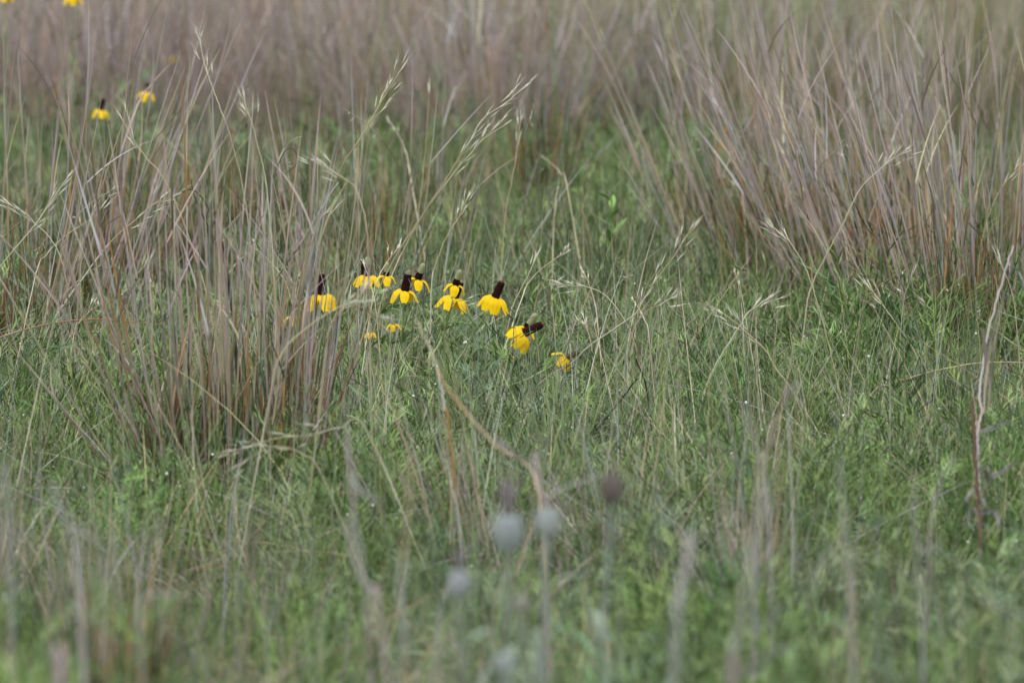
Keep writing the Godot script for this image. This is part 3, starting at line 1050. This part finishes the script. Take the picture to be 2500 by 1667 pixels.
	stalk("dark_stem", "thin black stem hooked at its tip beside the other black one", "stem", V.call([443, 470, 462, 463, 479, 469, 499, 494, 527, 550, 545, 604, 558, 683, 570, 800]), 17.85, 17.85, 0.0006, 0.0013, dark, 0, 0)
	stalk("dark_stem", "long dark stem slanting right through the tussock's culms", "stem", V.call([825, 445, 780, 515, 734, 594, 698, 645, 667, 693, 634, 760, 616, 795, 590, 880]), 18.1, 18.0, 0.0009, 0.0015, [DARKSTEM, ASH, OLIVE, Color(0.1, 0.08, 0.07)], 0, 0, "", 0.05)
	stalk("dark_stem", "black bent stem lying low in the green centre right", "stem", V.call([1555, 925, 1525, 965, 1490, 1010, 1460, 1045, 1440, 1070]), 18.2, 18.0, 0.0012, 0.0016, dark, 0, 0)
	stalk("dark_stem", "short black stem poking up in the green patch centre right", "stem", V.call([1552, 875, 1560, 895, 1570, 918, 1580, 960]), 18.4, 18.4, 0.0009, 0.0012, dark, 0, 0)
	stalk("dark_stem", "thin dark stem strung with dew, upright in the clearing", "stem", V.call([1484, 545, 1480, 600, 1475, 660, 1468, 740, 1470, 860]), 18.8, 18.7, 0.0004, 0.0006, [Color(0.05, 0.06, 0.04)], 0, 0)
	stalk("dark_stem", "blue-grey dead stem standing behind the flower cluster", "stem", V.call([1044, 600, 1040, 640, 1036, 700, 1032, 760, 1036, 900]), 19.0, 19.0, 0.0009, 0.0013, [Color(0.12, 0.12, 0.13)], 0, 0)
	stalk("arching_stem", "brown stem arching low across the left meadow", "stem", V.call([398, 794, 329, 787, 265, 781, 199, 781, 142, 787, 70, 802, 0, 823, -60, 850]), 18.6, 18.4, 0.0009, 0.0014, [RUST.lerp(TAN, 0.4), TAN, ORANGE], 0, 0)
	stalk("arching_stem", "straw stem arching low at the right of the green patch", "stem", V.call([2499, 885, 2440, 884, 2376, 888, 2320, 898, 2270, 909, 2220, 923, 2175, 938, 2120, 975]), 18.6, 18.5, 0.0008, 0.0013, [STRAW, TAN], 0, 0)
	stalk("arching_stem", "long blurred tan stalk slanting down right below the flowers", "stem", V.call([1015, 780, 1045, 840, 1084, 935, 1125, 990, 1169, 1042, 1220, 1095, 1275, 1127, 1305, 1160, 1318, 1230, 1325, 1330]), 15.6, 15.0, 0.0009, 0.0017, [TAN, STRAW, ORANGE.lerp(TAN, 0.5)], 0, 0)
	stalk("arching_stem", "blurred tan stalk dropping left of the slanting blurred one", "stem", V.call([1040, 830, 1062, 890, 1078, 950, 1086, 1000, 1096, 1050]), 16.6, 16.5, 0.001, 0.0016, [TAN, ASH, ORANGE], 0, 0)
	stalk("green_grass_shoot", "bright green grass blade rising at the top centre, out of focus", "grass", V.call([1349, -30, 1351, 60, 1354, 140, 1358, 260]), 24.4, 24.4, 0.0016, 0.002, [Color(0.17, 0.28, 0.1)], 0, 0)
	stalk("green_grass_shoot", "thin yellow-green blade right of the bright one at the top", "grass", V.call([1446, -30, 1442, 40, 1438, 120, 1430, 240]), 24.4, 24.4, 0.0012, 0.0016, [Color(0.24, 0.30, 0.1)], 0, 0)
	stalk("rusty_grass_shoot", "short rust-orange dead blade beside the bright green one", "grass", V.call([1331, 48, 1334, 75, 1337, 105, 1342, 220]), 25.0, 25.0, 0.0022, 0.0014, [ORANGE, RUST.lerp(ORANGE, 0.5)], 0, 0)
	stalk("rusty_grass_shoot", "rust-red leaf standing in the dry grass, upper left", "grass", V.call([443, 90, 446, 115, 449, 150, 450, 260]), 25.0, 25.0, 0.0024, 0.0014, [RUST.lerp(ORANGE, 0.4)], 0, 0)
	stalk("rusty_grass_shoot", "rust-brown bent blade in front of the right-hand dry stand", "grass", V.call([1790, 270, 1778, 310, 1764, 350, 1755, 400]), 22.4, 22.4, 0.003, 0.003, [ORANGE, RUST], 0, 0)
	var curl := stalk("curled_grass", "curled dry grass blade making a loop above the tussock", "stem", V.call([700, 420, 720, 405, 724, 380, 712, 362, 696, 368, 682, 395, 668, 425, 655, 465, 645, 560, 640, 700]), 18.0, 18.0, 0.0006, 0.001, [STRAW, ASH, Color(0.12, 0.11, 0.1)], 0, 0)
	dry_leaf(curl, [Vector2(736, 333), Vector2(715, 340), Vector2(695, 360), Vector2(680, 390)], 18.0, 0.002, PALE)

func build_dead_weeds() -> void:
	var grey := [ASH, MAUVE, ASH, TAN]
	var V := func(a):
		var o := []
		for k in range(0, a.size(), 2):
			o.append(Vector2(a[k], a[k + 1]))
		return o
	var w := stalk("dead_weed", "tall pale dead weed stalk bending at the right edge", "weed", V.call([2475, 600, 2455, 662, 2435, 735, 2415, 805, 2400, 900, 2393, 973, 2398, 1006, 2388, 1059, 2392, 1150, 2396, 1250]), 17.3, 16.9, 0.0011, 0.0020, grey, 0, 0, "", 0.09)
	dry_leaf(w, [Vector2(2455, 662), Vector2(2468, 652), Vector2(2485, 660), Vector2(2500, 690), Vector2(2506, 740)], 17.2, 0.004, ASH)
	for k in 5:
		var o := R(-14, 14)
		dry_leaf(w, [Vector2(2400 + o, 1010), Vector2(2402 + o * 1.4, 930), Vector2(2416 + o * 1.2, 830), Vector2(2432 + o * 1.8, 740 + R(-30, 30))], 17.1 + R(-0.05, 0.05), R(0.002, 0.0045), tint(pick([ASH, MAUVE, STRAW]), 0.2))
	dry_leaf(w, [Vector2(2393, 1054), Vector2(2420, 1046), Vector2(2445, 1034), Vector2(2470, 1038)], 17.0, 0.007, ASH)
	dry_leaf(w, [Vector2(2400, 800), Vector2(2410, 900), Vector2(2398, 980)], 17.15, 0.006, MAUVE)
	var w2 := stalk("dead_weed", "brown dead weed stem with curled grey leaves at lower right", "weed", V.call([2376, 982, 2380, 1060, 2386, 1174, 2390, 1230, 2393, 1290, 2395, 1350]), 16.4, 16.2, 0.0022, 0.0032, [Color(0.12, 0.08, 0.055), Color(0.16, 0.12, 0.09)], 0, 0)
	for l in [[2390, 1150, 2405, 1145, 2412, 1170, 2408, 1200], [2392, 1230, 2400, 1220, 2408, 1245, 2402, 1275, 2420, 1300], [2385, 1190, 2365, 1210, 2352, 1240], [2390, 1250, 2372, 1245, 2365, 1270, 2375, 1290], [2398, 1255, 2425, 1250, 2440, 1275, 2430, 1300], [2395, 1168, 2430, 1160, 2460, 1143, 2500, 1126]]:
		dry_leaf(w2, V.call(l), 16.3, R(0.006, 0.009), tint(ASH, 0.15))
	var fg := [
		["thick blurred dead stalk with two side branches, lower right foreground", [1868, 1159, 1858, 1220, 1847, 1300, 1835, 1360, 1822, 1424, 1811, 1512, 1794, 1600, 1788, 1690], 12.6, 0.0022, 0.0052, [[1840, 1545, 1870, 1520, 1900, 1490, 1931, 1477], [1800, 1650, 1847, 1618, 1890, 1590, 1931, 1583]]],
		["pale blurred forked stalk tip above the thick dead stalk", [1815, 985, 1830, 1040, 1850, 1100, 1868, 1150, 1875, 1230, 1880, 1330], 15.3, 0.0012, 0.0022, []],
		["tan blurred stalk leaning right above the thick dead stalk", [1925, 940, 1905, 1000, 1885, 1060, 1868, 1120, 1855, 1200, 1850, 1300], 14.8, 0.0020, 0.0034, [[1900, 1010, 1930, 960, 1950, 930]]],
		["blurred grey weed stem upright in the lower right foreground", [2050, 1120, 2052, 1194, 2062, 1283, 2070, 1360, 2076, 1441, 2080, 1560], 13.8, 0.0018, 0.0034, [[2062, 1290, 2030, 1330, 2000, 1400, 1975, 1470]]],
		["blurred grey weed stem near the curled-leaf weed", [2235, 1180, 2232, 1240, 2238, 1320, 2245, 1420, 2250, 1500], 14.2, 0.0012, 0.0022, [[2240, 1330, 2270, 1350, 2310, 1310]]],
		["blurred drooping grey stem in the lower right corner", [2390, 1460, 2420, 1475, 2440, 1490, 2500, 1505, 2540, 1540, 2560, 1620], 13.0, 0.002, 0.003, []],
		["blurred mauve stem leaning in the lower left foreground", [130, 1180, 140, 1230, 160, 1280, 180, 1330, 190, 1420, 200, 1560], 13.9, 0.0022, 0.0036, [[165, 1290, 200, 1300, 240, 1330]]],
		["blurred grey stem at the far lower left edge", [8, 1130, 14, 1200, 20, 1290, 24, 1400, 28, 1520], 14.0, 0.002, 0.0034, [[22, 1310, 50, 1300, 85, 1298]]],
		["pale blurred stem low in the lower left corner", [150, 1610, 145, 1650, 140, 1700], 12.0, 0.005, 0.006, []],
		["blurred hooked leaf stalk in the lower left middle", [460, 1460, 430, 1452, 390, 1450, 350, 1465, 340, 1520, 345, 1620], 13.4, 0.0018, 0.0028, []],
		["blurred grey stem right of the tussock's base", [845, 1040, 850, 1110, 856, 1180, 865, 1260, 880, 1340, 890, 1430], 14.6, 0.0018, 0.003, [[853, 1150, 880, 1200, 940, 1228]]],
		["pale green-grey blurred stalk left of the lowest thistle", [845, 1270, 860, 1340, 880, 1400, 915, 1460, 930, 1540], 13.2, 0.0024, 0.0034, []],
		["blurred orange-brown stem in the lower centre foreground", [1000, 1120, 997, 1200, 990, 1300, 975, 1420, 985, 1520, 990, 1640], 13.4, 0.0016, 0.0028, []],
		["long thin blurred stalk leaning right beside the lowest thistle", [1215, 1235, 1180, 1290, 1140, 1345, 1110, 1400, 1085, 1460, 1070, 1540], 14.6, 0.0014, 0.0024, []],
		["bleached blurred bract cluster stalk above the two pale thistles", [1305, 1105, 1310, 1130, 1316, 1170, 1326, 1225, 1330, 1300], 15.2, 0.003, 0.0026, [[1305, 1120, 1270, 1120, 1235, 1090, 1200, 1060], [1310, 1125, 1335, 1080, 1300, 1065], [1308, 1130, 1285, 1160, 1262, 1195]]],
		["tan blurred stalk bent left of the brown thistle", [1475, 1155, 1440, 1170, 1400, 1182, 1370, 1195, 1345, 1215, 1340, 1300], 15.0, 0.0012, 0.002, []],
		["pale blurred stalk slanting in the lower right centre", [1690, 1300, 1680, 1360, 1665, 1420, 1655, 1500, 1650, 1600], 12.4, 0.004, 0.006, []],
		["dark blurred thin stem slanting in the lower right green", [2330, 1110, 2310, 1150, 2290, 1200, 2275, 1270, 2270, 1350], 15.2, 0.001, 0.0016, []],
	]
	for s in fg:
		var t := stalk("dead_weed", s[0], "weed", V.call(s[1]), s[2] - 1.1, s[2] - 1.15, s[3] * 0.7, s[4] * 0.62, [ASH, MAUVE, ASH.lerp(SAGE, 0.4)] if not "tan" in s[0] and not "orange" in s[0] else [TAN, ASH, TAN.lerp(MAUVE, 0.5)], 0, 0, "dead weed stalks in the foreground", 0.1)
		for l in s[5]:
			dry_leaf(t, V.call(l), s[2] - 1.12, s[4] * 1.7, tint(ASH, 0.12))

func build_thistles() -> void:
	var silver := Color(0.50, 0.54, 0.53)
	thistle("largest silvery thistle bud, blurred in the lower centre foreground", Vector2(1240, 1305), 76, 12.2, silver, Color(0.33, 0.27, 0.30), 1235, 0.035)
	thistle("silvery thistle bud right of the largest one", Vector2(1339, 1278), 62, 12.4, silver, Color(0.3, 0.25, 0.26), 1350, 0.012)
	thistle("brown mauve thistle bud standing alone above the others", Vector2(1494, 1198), 58, 12.8, Color(0.25, 0.20, 0.185), Color(0.33, 0.26, 0.27), 1500, 0.010)
	thistle("lowest silvery thistle bud, left of the largest one", Vector2(1121, 1428), 56, 12.0, Color(0.52, 0.53, 0.55), Color(0.3, 0.25, 0.27), 1130, 0.02)
	thistle("smallest thistle bud, cream topped, below the largest one", Vector2(1274, 1480), 38, 11.9, Color(0.46, 0.43, 0.38), Color(0.5, 0.46, 0.4), 1262, 0.008)
	thistle("thistle bud low in the bottom centre, mostly sunk in leaves", Vector2(1230, 1625), 50, 11.2, silver, Color(0.3, 0.25, 0.27), 1230, 0.0)

func build_forbs() -> void:
	var g := "upright green forbs"
	var list := [
		["bright green leafy forb standing left of the large tussock", 345, 18.6, 0.28, 3, 0.0042],
		["second leafy forb shoot close beside the bright green one", 305, 18.3, 0.23, 2, 0.0042],
		["tall fine-leaved forb below the orange bunchgrass at right", 2165, 19.3, 0.30, 5, 0.0026],
		["bushy fine-leaved forb at the rusty-based bunchgrass", 2330, 19.0, 0.26, 5, 0.003],
		["small light green forb in the right-hand carpet", 1700, 18.6, 0.2, 4, 0.003],
		["pale green-tipped forb low at the right", 2160, 18.2, 0.2, 3, 0.004],
		["slim green forb shoot upright in the clearing", 1450, 19.6, 0.26, 2, 0.0034],
		["slim green forb shoot beside the other in the clearing", 1385, 19.7, 0.25, 2, 0.0034],
	]
	var broad := thing("green_forb", "broad-leaved light green forb tip standing in the shaded hollow", "plant", ground_at(1495, 20.9), g)
	var top := at(1493, 470, 20.9) - broad.position
	var bb := Buf.new()
	bb.tube(bent(Vector3(0, -0.004, 0), top.normalized(), top.length(), 0.0, Vector3.ZERO, 5), taper(6, 0.002, 0.0012), flat(6, LEAF), 5)
	part("stem", bb.mesh(mat.leaf), broad)
	for k in 9:
		var az := k * 2.4
		var lb := Buf.new()
		lb.ribbon(bent(top * (1.0 - 0.05 * k), out_dir(az, R(0.5, 1.0)), R(0.03, 0.05), 0.2, Vector3.ZERO, 6), PackedFloat32Array([0.002, 0.008, 0.011, 0.0115, 0.009, 0.005, 0.0005]), Vector3(-sin(az), 0, cos(az)), flat(7, tint(Color(0.22, 0.36, 0.10), 0.1)))
		part("leaf", lb.mesh(mat.leaf), broad)
	for s in list:
		var t := thing("green_forb", s[0], "plant", ground_at(s[1], s[2]), g)
		for k in int(s[4]):
			part("leafy_shoot", linear_forb(1, s[3] * R(0.85, 1.1), s[5]).mesh(mat.leaf), t)
